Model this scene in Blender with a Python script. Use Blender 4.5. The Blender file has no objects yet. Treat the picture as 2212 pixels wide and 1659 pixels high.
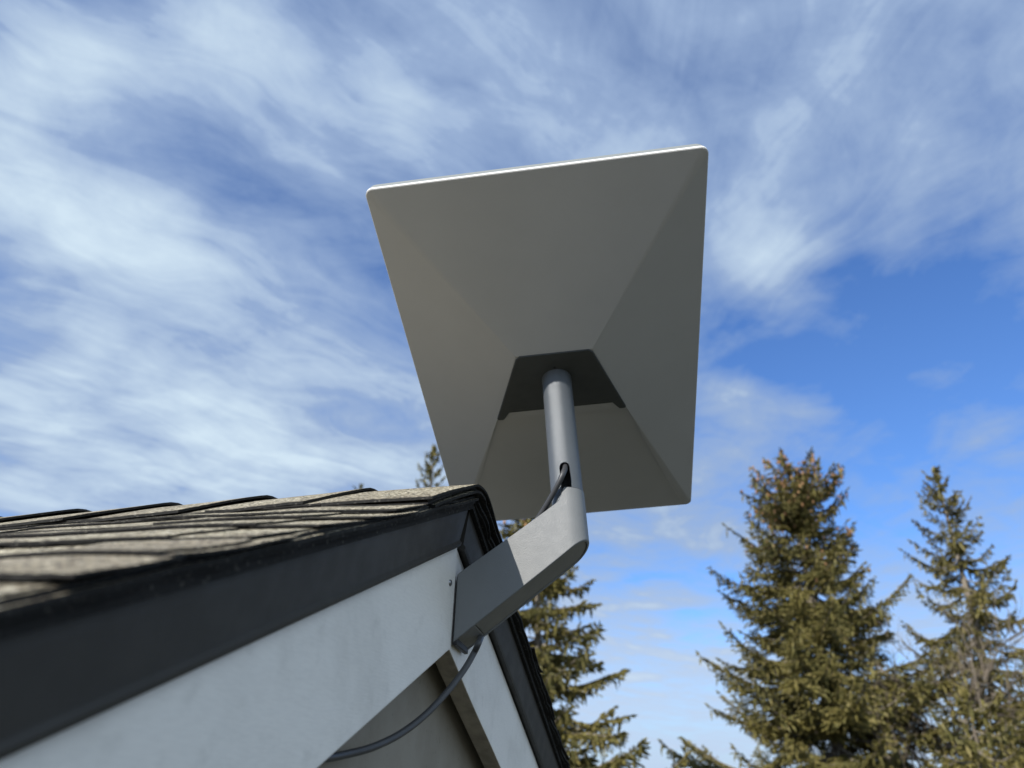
import bpy, bmesh, math, random
import numpy as np
from mathutils import Vector, Matrix, noise as mnoise

# ------------------------------------------------------------------ camera, sky, sun, exposure
H0 = 4.2                                    # camera height above the lawn (up a ladder at the eaves)
O = Vector((0, 0, H0))
scene = bpy.context.scene
col = scene.collection
cam_right = Vector((0.9733380, 0.2274549, 0.0296204))
cam_down = Vector((-0.0832043, 0.4704548, -0.8784927))
cam_fwd = Vector((-0.2137525, 0.8526058, 0.4768367))
cd = bpy.data.cameras.new("camera")
cd.sensor_width = 36.0
cd.lens = 36.0 * 1560.0 / 2212.0
cd.clip_start = 0.01
cd.clip_end = 3000
cd.dof.use_dof = True
cd.dof.focus_distance = 0.66
cd.dof.aperture_fstop = 7.6
cam = bpy.data.objects.new("camera", cd)
col.objects.link(cam)
mr = Matrix((cam_right, -cam_down, -cam_fwd)).transposed()
cam.matrix_world = Matrix.Translation(O) @ mr.to_4x4()
scene.camera = cam

SUN = Vector((-0.362, -0.771, 0.524)).normalized()
elev = math.asin(SUN.z)
rot = math.atan2(SUN.x, SUN.y)
ld = bpy.data.lights.new("sun", 'SUN')
ld.energy = 5.0
ld.angle = math.radians(0.5)
ld.color = (1.0, 0.945, 0.86)
lo = bpy.data.objects.new("sun", ld)
col.objects.link(lo)
lo.location = O + SUN * 50
lo.rotation_euler = (-SUN).to_track_quat('-Z', 'Y').to_euler()

scene.view_settings.view_transform = 'Standard'
scene.view_settings.look = 'None'
scene.view_settings.exposure = 0.0
scene.view_settings.gamma = 1.0


class NT:
    """tiny node-tree helper"""
    def __init__(self, tree):
        self.t = tree
        self.n = tree.nodes
        self.l = tree.links

    def add(self, typ, **kw):
        nd = self.n.new(typ)
        for k, v in kw.items():
            setattr(nd, k, v)
        return nd

    def set(self, sock, v):
        if isinstance(v, bpy.types.NodeSocket):
            self.l.new(v, sock)
        else:
            sock.default_value = v

    def math(self, op, a, b=0.0, c=None, clamp=False):
        nd = self.add('ShaderNodeMath', operation=op, use_clamp=clamp)
        self.set(nd.inputs[0], a)
        self.set(nd.inputs[1], b)
        if c is not None:
            self.set(nd.inputs[2], c)
        return nd.outputs[0]

    def vmath(self, op, a, b=None):
        nd = self.add('ShaderNodeVectorMath', operation=op)
        self.set(nd.inputs[0], a)
        if b is not None:
            self.set(nd.inputs[1], b)
        return nd

    def noise(self, vec, scale, detail=4, rough=0.55, lac=2.0, dist=0.0):
        nd = self.add('ShaderNodeTexNoise')
        self.set(nd.inputs['Vector'], vec)
        nd.inputs['Scale'].default_value = scale
        nd.inputs['Detail'].default_value = detail
        nd.inputs['Roughness'].default_value = rough
        nd.inputs['Lacunarity'].default_value = lac
        nd.inputs['Distortion'].default_value = dist
        return nd.outputs['Fac']

    def mapr(self, v, a, b, c=0.0, d=1.0, smooth=True):
        nd = self.add('ShaderNodeMapRange')
        nd.interpolation_type = 'SMOOTHSTEP' if smooth else 'LINEAR'
        self.set(nd.inputs[0], v)
        for i, x in enumerate((a, b, c, d)):
            nd.inputs[i + 1].default_value = x
        return nd.outputs[0]

    def mix(self, fac, a, b):
        nd = self.add('ShaderNodeMix', data_type='RGBA')
        self.set(nd.inputs[0], fac)
        self.set(nd.inputs[6], a)
        self.set(nd.inputs[7], b)
        return nd.outputs[2]

    def ramp(self, fac, stops):
        nd = self.add('ShaderNodeValToRGB')
        cr = nd.color_ramp
        while len(cr.elements) < len(stops):
            cr.elements.new(0.5)
        for e, (p, c) in zip(cr.elements, stops):
            e.position = p
            e.color = (*c, 1)
        self.set(nd.inputs[0], fac)
        return nd.outputs[0]


def build_world():
    w = bpy.data.worlds.new("World")
    scene.world = w
    w.use_nodes = True
    T = NT(w.node_tree)
    T.n.clear()
    out = T.add('ShaderNodeOutputWorld')
    bg = T.add('ShaderNodeBackground')
    sky = T.add('ShaderNodeTexSky', sky_type='NISHITA')
    sky.sun_disc = False
    sky.sun_elevation = elev
    sky.sun_rotation = rot
    sky.altitude = 100
    sky.air_density = 1.0
    sky.dust_density = 0.6
    sky.ozone_density = 1.6
    co = T.add('ShaderNodeTexCoord').outputs['Generated']
    d = T.vmath('NORMALIZE', co).outputs[0]
    sx = T.add('ShaderNodeSeparateXYZ')
    T.set(sx.inputs[0], d)
    zc = T.math('MAXIMUM', sx.outputs[2], 0.03)
    zq = T.math('ADD', zc, 0.10)
    # a flat sheet of cirrus seen in perspective (thin cloud layer)
    u = T.math('DIVIDE', sx.outputs[0], zq)
    v = T.math('DIVIDE', sx.outputs[1], zq)

    def combine(a, b, c=0.0):
        nd = T.add('ShaderNodeCombineXYZ')
        T.set(nd.inputs[0], a)
        T.set(nd.inputs[1], b)
        T.set(nd.inputs[2], c)
        return nd.outputs[0]
    # streak axes: rotate by ang, then stretch
    wq = T.add('ShaderNodeTexNoise')
    T.set(wq.inputs['Vector'], combine(u, v, 31.0))
    wq.inputs['Scale'].default_value = 1.6
    wq.inputs['Detail'].default_value = 3
    ws = T.add('ShaderNodeSeparateColor')
    T.l.new(wq.outputs['Color'], ws.inputs[0])
    uw = T.math('ADD', u, T.math('MULTIPLY', T.math('SUBTRACT', ws.outputs[0], 0.5), 0.45))
    vw = T.math('ADD', v, T.math('MULTIPLY', T.math('SUBTRACT', ws.outputs[1], 0.5), 0.45))

    def streak(ang, su, sv, scale, detail, rough, dist, off):
        ca, sa = math.cos(ang), math.sin(ang)
        a = T.math('ADD', T.math('MULTIPLY', uw, ca), T.math('MULTIPLY', vw, sa))
        b = T.math('ADD', T.math('MULTIPLY', uw, -sa), T.math('MULTIPLY', vw, ca))
        return T.noise(combine(T.math('MULTIPLY', a, su), T.math('MULTIPLY', b, sv), off), scale, detail, rough, 2.0, dist)
    wn = T.add('ShaderNodeTexNoise')
    T.set(wn.inputs['Vector'], combine(T.math('MULTIPLY', u, 0.8), T.math('MULTIPLY', v, 1.3), 2.0))
    wn.inputs['Scale'].default_value = 1.7
    wn.inputs['Detail'].default_value = 4
    wv = T.vmath('SCALE', T.vmath('SUBTRACT', wn.outputs['Color'], (0.5, 0.5, 0.5)).outputs[0])
    wv.inputs[3].default_value = 0.30
    dw = T.vmath('NORMALIZE', T.vmath('ADD', d, wv.outputs[0]).outputs[0]).outputs[0]
    big = T.noise(combine(u, v, 3.1), 0.9, 3, 0.5, 2.0, 0.3)
    low = T.mapr(v, 0.95, 1.45)
    s1 = T.math('ADD', T.math('MULTIPLY', streak(math.radians(40), 0.40, 1.5, 1.5, 5, 0.5, 0.5, 1.7), low),
                T.math('MULTIPLY', streak(math.radians(64), 0.55, 1.4, 1.6, 5, 0.5, 0.8, 4.7), T.math('SUBTRACT', 1.0, low)))
    s2 = streak(math.radians(58), 0.8, 2.2, 2.4, 7, 0.6, 0.8, 7.7)
    rgt = T.mapr(u, -0.35, 0.15)
    s3 = T.math('ADD', T.math('MULTIPLY', streak(math.radians(52), 0.85, 2.5, 4.0, 8, 0.62, 0.9, 12.7), T.math('SUBTRACT', 1.0, rgt)),
                T.math('MULTIPLY', streak(math.radians(118), 0.7, 2.2, 3.2, 8, 0.62, 0.9, 15.2), rgt))
    puff = T.noise(combine(u, v, 9.0), 3.2, 7, 0.62, 2.0, 0.3)
    # broad coverage: where the cloud sheet is thick or thin (directions on the sky)
    cov = 0.0
    for (az, el, spread, amt) in COVER:
        a_, e_ = math.radians(az), math.radians(el)
        c = (math.sin(a_) * math.cos(e_), math.cos(a_) * math.cos(e_), math.sin(e_))
        # warp the direction a little so that patches get ragged outlines
        dt = T.vmath('DOT_PRODUCT', dw, c).outputs[1]
        g = T.math('POWER', T.math('MAXIMUM', dt, 0.0), 1.0 / math.radians(spread) ** 2)
        cov = T.math('MULTIPLY_ADD', g, amt, cov)
    tot = T.math('ADD', cov, BASE)
    tot = T.math('MULTIPLY_ADD', T.math('SUBTRACT', s1, 0.5), 1.05, tot)
    tot = T.math('MULTIPLY_ADD', T.math('SUBTRACT', s2, 0.5), 0.45, tot)
    tot = T.math('MULTIPLY_ADD', T.math('SUBTRACT', s3, 0.5), 0.60, tot)
    tot = T.math('MULTIPLY_ADD', T.math('SUBTRACT', puff, 0.5), 1.0, tot)
    tot = T.math('MULTIPLY_ADD', T.math('SUBTRACT', big, 0.5), 0.40, tot)
    m = T.mapr(tot, -0.03, 1.07, 0.0, 1.0, smooth=False)
    # sky tint: the phone's rendering of the blue
    skc = T.add('ShaderNodeMix', data_type='RGBA', blend_type='MULTIPLY')
    skc.inputs[0].default_value = 1.0
    T.set(skc.inputs[6], sky.outputs[0])
    skc.inputs[7].default_value = SKYTINT
    # low pale haze band
    hz = T.mapr(sx.outputs[2], 0.02, 0.22, 0.9, 0.0)
    skh = T.mix(T.math('MULTIPLY', hz, 0.75), skc.outputs[2], HORIZON)
    lowc = T.mapr(sx.outputs[2], 0.05, 0.32, 1.0, 0.0)
    ca = T.mix(lowc, CLOUDA, (4.9, 6.1, 8.0, 1))
    veil = T.mix(T.mapr(m, 0.0, 0.55, smooth=False), skh, ca)
    fin = T.mix(T.mapr(m, 0.5, 1.0, smooth=False), veil, CLOUDB)
    T.set(bg.inputs[0], fin)
    bg.inputs[1].default_value = 0.11
    T.l.new(bg.outputs[0], out.inputs[0])


BASE = 0.37
# azimuth (from +Y toward +X), elevation, spread in degrees, thickness
COVER = [
    (-4.0, 8.2, 1.7, 0.30),
    (0.1, 8.6, 1.7, 0.25),
    (-5.0, 15.9, 1.6, 0.22),
    (-0.9, 16.9, 1.6, 0.15),
    (-3.0, 12.2, 1.4, -0.15),
    (-0.9, 4.3, 1.5, -0.10),
    (19.0, 24.1, 1.6, 0.15),
    (21.9, 20.6, 1.5, 0.18),
    (16.3, 26.3, 1.5, 0.12),
    (-42.5, 21.4, 2.0, 0.12),
    (-49.0, 21.3, 1.9, 0.12),
    (-45.5, 22.9, 1.1, -0.15),
    (-42.6, 18.5, 1.0, -0.20),
    (-56.8, 36.3, 4.1, 0.31),
    (-56.0, 33.1, 3.6, 0.19),
    (-52.2, 30.1, 4.3, 0.32),
    (-47.4, 30.8, 3.5, 0.29),
    (-44.0, 32.8, 2.0, 0.19),
    (-58.9, 42.4, 2.6, 0.29),
    (-53.8, 42.3, 2.1, 0.32),
    (-49.8, 49.8, 3.9, 0.23),
    (-43.5, 51.3, 2.8, 0.23),
    (-27.8, 50.5, 2.0, 0.29),
    (-22.5, 53.4, 4.0, 0.14),
    (-36.2, 28.5, 6.9, 0.23),
    (-48.9, 21.0, 2.8, 0.29),
    (-41.8, 21.2, 3.0, 0.32),
    (-34.5, 20.9, 3.4, 0.29),
    (-25.9, 22.9, 3.9, 0.21),
    (-49.0, 16.2, 2.4, 0.26),
    (-43.7, 17.0, 2.2, 0.19),
    (7.3, 36.4, 2.8, 0.42),
    (12.0, 36.0, 2.4, 0.32),
    (7.6, 40.3, 3.1, 0.21),
    (18.3, 48.6, 2.8, 0.14),
    (25.8, 44.8, 3.6, 0.12),
    (4.0, 25.3, 3.2, 0.29),
    (5.2, 23.1, 2.8, 0.14),
    (20.0, 36.1, 1.9, 0.14),
    (0.6, 52.0, 6.6, 0.06),
    (-49.7, 42.1, 3.4, -0.10),
    (-41.9, 42.1, 3.9, -0.08),
    (-48.0, 47.3, 1.9, -0.09),
    (-40.2, 25.3, 2.0, -0.08),
    (-50.5, 18.2, 1.2, -0.22),
    (-33.0, 24.1, 2.1, -0.09),
    (-28.5, 20.1, 3.2, -0.10),
    (15.0, 31.0, 5.0, -0.26),
    (21.4, 27.2, 6.2, -0.32),
    (8.3, 31.1, 4.1, -0.35),
    (16.5, 20.3, 5.8, -0.22),
    (10.0, 26.0, 4.1, -0.19),
    (18.6, 39.8, 2.9, -0.13),
    (2.3, 30.8, 4.3, -0.13),
    (-1.2, 13.5, 6.9, -0.16),
    (6.5, 19.9, 5.1, -0.09),
    (27.3, 30.5, 3.0, -0.13),
    (110, 30, 40, 0.42),  # from here on: unseen cloud added to brighten the shaded boards
    (150, 25, 40, 0.29),
    (75, 55, 20, 0.23),
]
SKYTINT = (0.74, 1.10, 1.66, 1)
HORIZON = (4.6, 5.6, 7.4, 1)
CLOUDA = (3.1, 4.2, 6.2, 1)
CLOUDB = (5.9, 7.2, 8.3, 1)
build_world()


# ------------------------------------------------------------------ helpers
def tag(o, label=None, cat=None, group=None, kind=None):
    if label: o["label"] = label
    if cat: o["category"] = cat
    if group: o["group"] = group
    if kind: o["kind"] = kind
    return o


def empty(name, loc):
    o = bpy.data.objects.new(name, None)
    o.empty_display_size = 0.05
    o.location = loc
    col.objects.link(o)
    return o


def link(name, me, mat=None, parent=None, smooth=False):
    """links mesh data whose coordinates are world coordinates"""
    o = bpy.data.objects.new(name, me)
    col.objects.link(o)
    if mat is not None:
        for m_ in (mat if isinstance(mat, (list, tuple)) else [mat]):
            me.materials.append(m_)
    if smooth:
        me.polygons.foreach_set('use_smooth', [True] * len(me.polygons))
    if parent is not None:
        o.parent = parent
        p = Vector(parent.location)
        q = parent.parent
        while q is not None:
            p += Vector(q.location)
            q = q.parent
        me.transform(Matrix.Translation(-p))
    return o


def from_bm(name, bm, mat, parent=None, smooth=False, recalc=True):
    if recalc:
        bmesh.ops.recalc_face_normals(bm, faces=bm.faces[:])
    me = bpy.data.meshes.new(name)
    bm.to_mesh(me)
    bm.free()
    return link(name, me, mat, parent, smooth)


def from_py(name, v, f, mat, parent=None, smooth=False, mi=None):
    me = bpy.data.meshes.new(name)
    me.from_pydata([tuple(x) for x in v], [], f)
    o = link(name, me, mat, parent, smooth)
    if mi is not None:
        me.polygons.foreach_set('material_index', mi)
    me.update()
    return o


def autosmooth(o, ang=35):
    me = o.data
    me.polygons.foreach_set('use_smooth', [True] * len(me.polygons))
    bm = bmesh.new()
    bm.from_mesh(me)
    for e in bm.edges:
        e.smooth = len(e.link_faces) == 2 and e.calc_face_angle(0) < math.radians(ang)
    bm.to_mesh(me)
    bm.free()


def bevel(o, w, seg=2, ang=30):
    md = o.modifiers.new('bevel', 'BEVEL')
    md.width = w
    md.segments = seg
    md.limit_method = 'ANGLE'
    md.angle_limit = math.radians(ang)
    md.harden_normals = False
    return md


def prism(bm, pts, ext):
    """closed prism: polygon pts (world) swept by ext"""
    a = [bm.verts.new(p) for p in pts]
    b = [bm.verts.new(Vector(p) + Vector(ext)) for p in pts]
    bm.faces.new(a)
    bm.faces.new(b[::-1])
    n = len(pts)
    for i in range(n):
        bm.faces.new((a[i], a[(i + 1) % n], b[(i + 1) % n], b[i]))


def tube_mesh(path, rad, seg=16, cap=True):
    """swept tube through points, parallel-transported frame; rad float or list"""
    P = [Vector(p) for p in path]
    n = len(P)
    T_ = []
    for i in range(n):
        T_.append((P[min(i + 1, n - 1)] - P[max(i - 1, 0)]).normalized())
    ref = Vector((0, 0, 1)) if abs(T_[0].z) < 0.9 else Vector((1, 0, 0))
    U = T_[0].cross(ref).normalized()
    v, f = [], []
    for i in range(n):
        U = (U - T_[i] * U.dot(T_[i])).normalized()
        W = T_[i].cross(U)
        r = rad[i] if isinstance(rad, (list, tuple)) else rad
        for k in range(seg):
            a = 2 * math.pi * k / seg
            v.append(P[i] + (U * math.cos(a) + W * math.sin(a)) * r)
    for i in range(n - 1):
        for k in range(seg):
            k2 = (k + 1) % seg
            f.append((i * seg + k, i * seg + k2, (i + 1) * seg + k2, (i + 1) * seg + k))
    if cap:
        f.append(tuple(range(seg))[::-1])
        f.append(tuple((n - 1) * seg + k for k in range(seg)))
    return v, f


def catmull(pts, per=8):
    P = [Vector(p) for p in pts]
    P = [P[0] * 2 - P[1]] + P + [P[-1] * 2 - P[-2]]
    out = []
    for i in range(1, len(P) - 2):
        for k in range(per):
            t = k / per
            a, b, c, d = P[i - 1], P[i], P[i + 1], P[i + 2]
            out.append(0.5 * ((2 * b) + (c - a) * t + (2 * a - 5 * b + 4 * c - d) * t * t + (3 * b - a - 3 * c + d) * t ** 3))
    out.append(P[-2])
    return out


# ------------------------------------------------------------------ materials
def new_mat(name):
    m = bpy.data.materials.new(name)
    m.use_nodes = True
    T = NT(m.node_tree)
    b = T.n['Principled BSDF']
    return m, T, b


def mat_plain(name, c, rough=0.5, metal=0.0, var=0.06, scale=30, bump=0.0, bscale=800, spec=0.5, big=0.0):
    m, T, b = new_mat(name)
    co = T.add('ShaderNodeTexCoord').outputs['Object']
    n1 = T.noise(co, scale, 5, 0.6)
    lo_ = tuple(x * (1 - var) for x in c) + (1,)
    hi_ = tuple(min(1, x * (1 + var)) for x in c) + (1,)
    cc = T.mix(T.mapr(n1, 0.3, 0.7), lo_, hi_)
    T.set(b.inputs['Base Color'], cc)
    T.set(b.inputs['Roughness'], T.mapr(T.noise(co, scale * 2.3, 4), 0.3, 0.7, rough * 0.9, min(1, rough * 1.1)))
    b.inputs['Metallic'].default_value = metal
    b.inputs['Specular IOR Level'].default_value = spec
    if bump > 0:
        bp = T.add('ShaderNodeBump')
        bp.inputs['Strength'].default_value = bump
        bp.inputs['Distance'].default_value = 0.0006
        T.set(bp.inputs['Height'], T.noise(co, bscale, 3))
        T.l.new(bp.outputs[0], b.inputs['Normal'])
    return m


def mat_board():
    """painted wood board: grain lines along the board, faint stains"""
    m, T, b = new_mat('painted board')
    co = T.add('ShaderNodeTexCoord').outputs['Object']
    mp = T.add('ShaderNodeMapping')
    mp.inputs['Rotation'].default_value = (math.radians(-23.4), 0, 0)
    mp.inputs['Scale'].default_value = (1, 0.12, 1)
    T.l.new(co, mp.inputs[0])
    g = T.noise(mp.outputs[0], 900, 4, 0.6)
    st = T.noise(co, 14, 6, 0.62, 2, 0.4)
    st2 = T.noise(co, 55, 4, 0.6)
    c = T.mix(T.mapr(st, 0.42, 0.75), (0.88, 0.865, 0.83, 1), (0.76, 0.745, 0.71, 1))
    c = T.mix(T.math('MULTIPLY', T.mapr(st2, 0.55, 0.8), 0.35), c, (0.58, 0.57, 0.54, 1))
    c = T.mix(T.math('MULTIPLY', T.mapr(g, 0.35, 0.7), 0.10), c, (0.4, 0.4, 0.4, 1))
    T.set(b.inputs['Base Color'], c)
    b.inputs['Roughness'].default_value = 0.55
    bp = T.add('ShaderNodeBump')
    bp.inputs['Strength'].default_value = 0.35
    bp.inputs['Distance'].default_value = 0.0004
    T.set(bp.inputs['Height'], T.math('ADD', g, T.math('MULTIPLY', st2, 0.8)))
    T.l.new(bp.outputs[0], b.inputs['Normal'])
    return m


def mat_shingle():
    """mineral granules on asphalt: a few greys, tans and blacks, one speck each"""
    m, T, b = new_mat('shingle granules')
    co = T.add('ShaderNodeTexCoord').outputs['Object']
    vo = T.add('ShaderNodeTexVoronoi')
    T.set(vo.inputs['Vector'], co)
    vo.inputs['Scale'].default_value = 470
    sp = T.add('ShaderNodeSeparateColor')
    T.l.new(vo.outputs['Color'], sp.inputs[0])
    c = T.ramp(sp.outputs[0], [(0.0, (0.03, 0.027, 0.022)), (0.27, (0.13, 0.115, 0.09)), (0.45, (0.42, 0.38, 0.30)),
                               (0.72, (0.66, 0.61, 0.50)), (0.90, (0.88, 0.83, 0.72)), (1.0, (0.95, 0.93, 0.87))])
    pat = T.noise(co, 9, 4, 0.55)
    c = T.mix(T.math('MULTIPLY', T.mapr(pat, 0.42, 0.66), 0.5), c, (0.20, 0.165, 0.135, 1))
    pat2 = T.noise(co, 42, 3, 0.6)
    c = T.mix(T.math('MULTIPLY', T.mapr(pat2, 0.55, 0.75), 0.12), c, (0.34, 0.25, 0.18, 1))
    c = T.mix(1.0, c, c)
    mu = T.add('ShaderNodeMix', data_type='RGBA', blend_type='MULTIPLY')
    mu.inputs[0].default_value = 1.0
    T.set(mu.inputs[6], c)
    mu.inputs[7].default_value = (0.74, 0.71, 0.61, 1)
    T.set(b.inputs['Base Color'], mu.outputs[2])
    b.inputs['Roughness'].default_value = 0.85
    bp = T.add('ShaderNodeBump')
    bp.inputs['Strength'].default_value = 1.0
    bp.inputs['Distance'].default_value = 0.0010
    T.set(bp.inputs['Height'], T.math('SUBTRACT', sp.outputs[1], vo.outputs['Distance']))
    T.l.new(bp.outputs[0], b.inputs['Normal'])
    return m


def mat_asphalt():
    """cut shingle edge: black asphalt with a few pale granules stuck in it"""
    m, T, b = new_mat('asphalt shingle edge')
    co = T.add('ShaderNodeTexCoord').outputs['Object']
    vo = T.add('ShaderNodeTexVoronoi')
    T.set(vo.inputs['Vector'], co)
    vo.inputs['Scale'].default_value = 700
    sp = T.add('ShaderNodeSeparateColor')
    T.l.new(vo.outputs['Color'], sp.inputs[0])
    c = T.ramp(sp.outputs[0], [(0.0, (0.008, 0.008, 0.008)), (0.90, (0.014, 0.013, 0.012)), (0.95, (0.035, 0.033, 0.03)), (1.0, (0.08, 0.075, 0.065))])
    T.set(b.inputs['Base Color'], c)
    b.inputs['Roughness'].default_value = 0.9
    bp = T.add('ShaderNodeBump')
    bp.inputs['Distance'].default_value = 0.001
    T.set(bp.inputs['Height'], sp.outputs[1])
    T.l.new(bp.outputs[0], b.inputs['Normal'])
    return m


def mat_wall():
    m, T, b = new_mat('taupe wall paint')
    co = T.add('ShaderNodeTexCoord').outputs['Object']
    n1 = T.noise(co, 20, 5, 0.6)
    n2 = T.noise(co, 140, 4, 0.65)
    c = T.mix(T.mapr(n1, 0.35, 0.7), (0.31, 0.285, 0.24, 1), (0.26, 0.235, 0.195, 1))
    c = T.mix(T.math('MULTIPLY', T.mapr(n2, 0.6, 0.78), 0.5), c, (0.12, 0.105, 0.085, 1))
    T.set(b.inputs['Base Color'], c)
    b.inputs['Roughness'].default_value = 0.8
    return m


def mat_foliage(name, c1, c2, c3):
    m, T, b = new_mat(name)
    co = T.add('ShaderNodeTexCoord').outputs['Object']
    a = T.noise(co, 0.9, 3)
    f_ = T.noise(co, 7.0, 3)
    c = T.mix(T.mapr(a, 0.35, 0.65), (*c1, 1), (*c2, 1))
    c = T.mix(T.mapr(f_, 0.48, 0.68), c, (*c3, 1))
    T.set(b.inputs['Base Color'], c)
    b.inputs['Roughness'].default_value = 0.6
    b.inputs['Specular IOR Level'].default_value = 0.3
    return m


def mat_bark(name, c1, c2):
    m, T, b = new_mat(name)
    co = T.add('ShaderNodeTexCoord').outputs['Object']
    mp = T.add('ShaderNodeMapping')
    mp.inputs['Scale'].default_value = (6, 6, 1.5)
    T.l.new(co, mp.inputs[0])
    n1 = T.noise(mp.outputs[0], 2.0, 5, 0.65)
    T.set(b.inputs['Base Color'], T.mix(T.mapr(n1, 0.35, 0.65), (*c1, 1), (*c2, 1)))
    b.inputs['Roughness'].default_value = 0.9
    return m


M_SHELL = mat_plain('white dish plastic', (0.475, 0.475, 0.475), 0.5, 0, 0.035, 7, 0.35, 1800)
M_RIM = mat_plain('bright rim plastic', (0.86, 0.86, 0.85), 0.4, 0, 0.01, 12)
M_PANEL = mat_plain('grey panel plastic', (0.25, 0.27, 0.27), 0.7, 0, 0.03, 40)
M_PAD = mat_plain('charcoal plastic', (0.055, 0.06, 0.06), 0.55, 0, 0.05, 40, 0.2, 2500)
M_POLE = mat_plain('grey powder coated tube', (0.125, 0.138, 0.152), 0.33, 0.25, 0.04, 60, 0.5, 3000)
M_ARM = mat_plain('grey powder coated arm', (0.21, 0.22, 0.228), 0.5, 0.0, 0.02, 60, 0.5, 1300)
M_COVER = mat_plain('grey cover plate', (0.23, 0.225, 0.21), 0.55, 0, 0.04, 60, 0.3, 1800)
M_BLACK = mat_plain('black plastic', (0.02, 0.02, 0.022), 0.5, 0, 0.05, 60)
M_CABLE = mat_plain('grey cable jacket', (0.055, 0.057, 0.062), 0.42, 0, 0.06, 90, 0.2, 1500)
M_TRIM = mat_plain('dark grey metal trim', (0.040, 0.038, 0.035), 0.6, 0, 0.06, 20, 0.2, 900)
M_SCREW = mat_plain('zinc screw', (0.35, 0.36, 0.38), 0.35, 0.9, 0.1, 300)
M_BOARD = mat_board()
M_SHING = mat_shingle()
M_ASPH = mat_asphalt()
M_WALL = mat_wall()
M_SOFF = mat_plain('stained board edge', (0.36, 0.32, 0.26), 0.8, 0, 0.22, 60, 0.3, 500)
M_DECK = mat_plain('roof deck wood', (0.10, 0.085, 0.065), 0.85, 0, 0.2, 20)

# ------------------------------------------------------------------ ground
m, T, b = new_mat('winter lawn')
co = T.add('ShaderNodeTexCoord').outputs['Object']
c = T.mix(T.mapr(T.noise(co, 0.15, 5), 0.35, 0.65), (0.068, 0.068, 0.040, 1), (0.115, 0.10, 0.070, 1))
c = T.mix(T.math('MULTIPLY', T.mapr(T.noise(co, 9, 4), 0.4, 0.7), 0.5), c, (0.06, 0.07, 0.025, 1))
T.set(b.inputs['Base Color'], c)
b.inputs['Roughness'].default_value = 0.95
v, f = [], []
NG = 60
ring = [0, 4, 8, 14, 22, 34, 50, 75, 110, 170, 260, 400, 700, 1200, 2000]
for r in ring[1:]:
    for k in range(NG):
        a = 2 * math.pi * k / NG
        x, y = r * math.cos(a), r * math.sin(a)
        far = min(1, max(0, (r - 14) / 60))
        v.append((x, y, far * 0.6 * (mnoise.noise(Vector((x * 0.03, y * 0.03, 0))))))
v.append((0, 0, 0))
for i in range(len(ring) - 2):
    for k in range(NG):
        k2 = (k + 1) % NG
        f.append((i * NG + k, i * NG + k2, (i + 1) * NG + k2, (i + 1) * NG + k))
for k in range(NG):
    f.append((len(v) - 1, k, (k + 1) % NG))
g = from_py('ground', v, f, m, None, True)
tag(g, kind='structure')

# ------------------------------------------------------------------ house
TP = math.tan(math.radians(23.4))
CP, SP = math.cos(math.radians(23.4)), math.sin(math.radians(23.4))
YR = 0.6087                               # ridge line
XF = -0.200                               # face of the rake boards
ZB = 0.1805                               # apex of the rake board's top edge


def Lz(y, z0):                             # height of a line that follows both slopes
    return z0 - TP * abs(y - YR)


house = empty('house', (-5.0, YR, 0))
tag(house, 'gable end of a house with white rake boards and weathered grey shingles', 'house')
# wall: closed body under the roof
YE = 4.6
wall_pts = []
for y in (YR - YE, YR, YR + YE):
    wall_pts.append(Vector((XF - 0.030, y, H0 + Lz(y, ZB - 0.02))))
bm = bmesh.new()
prism(bm, [Vector((XF - 0.030, YR - YE, 0))] + wall_pts + [Vector((XF - 0.030, YR + YE, 0))], (-9.5, 0, 0))
wall = from_bm('wall', bm, M_WALL, house)

# rake boards (the near one slightly proud and cut plumb at the peak)
def rake_board(sgn, proud, y_in, height):
    bm = bmesh.new()
    ye = YR + sgn * 4.75
    y0 = YR + y_in
    n = 60
    x1 = XF + proud
    x0 = XF - 0.018
    top0, bot0 = ZB, ZB - height
    prev = None
    ys = [y0 + (ye - y0) * (i / n) ** 1.6 for i in range(n + 1)]
    for y in ys:
        w = 0.0009 * mnoise.noise(Vector((y * 9, sgn * 4, 0)))
        q = [bm.verts.new((x1 + w, y, H0 + Lz(y, top0))), bm.verts.new((x1 + w, y, H0 + Lz(y, bot0) + w)),
             bm.verts.new((x0, y, H0 + Lz(y, bot0) + w)), bm.verts.new((x0, y, H0 + Lz(y, top0)))]
        if prev:
            for k in range(4):
                fc = bm.faces.new((prev[k], prev[(k + 1) % 4], q[(k + 1) % 4], q[k]))
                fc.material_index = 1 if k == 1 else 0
        else:
            bm.faces.new(q)
        prev = q
    bm.faces.new(prev[::-1])
    o = from_bm('rake_board', bm, [M_BOARD, M_SOFF], house)
    bevel(o, 0.0012, 2, 40)
    return o


b1 = rake_board(-1, 0.002, 0.0008, 0.0885)
b1["label"] = 'white rake board on the near slope'
b2 = rake_board(1, 0.0, 0.0014, 0.0885)
b2["label"] = 'white rake board running down the far slope'

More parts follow.
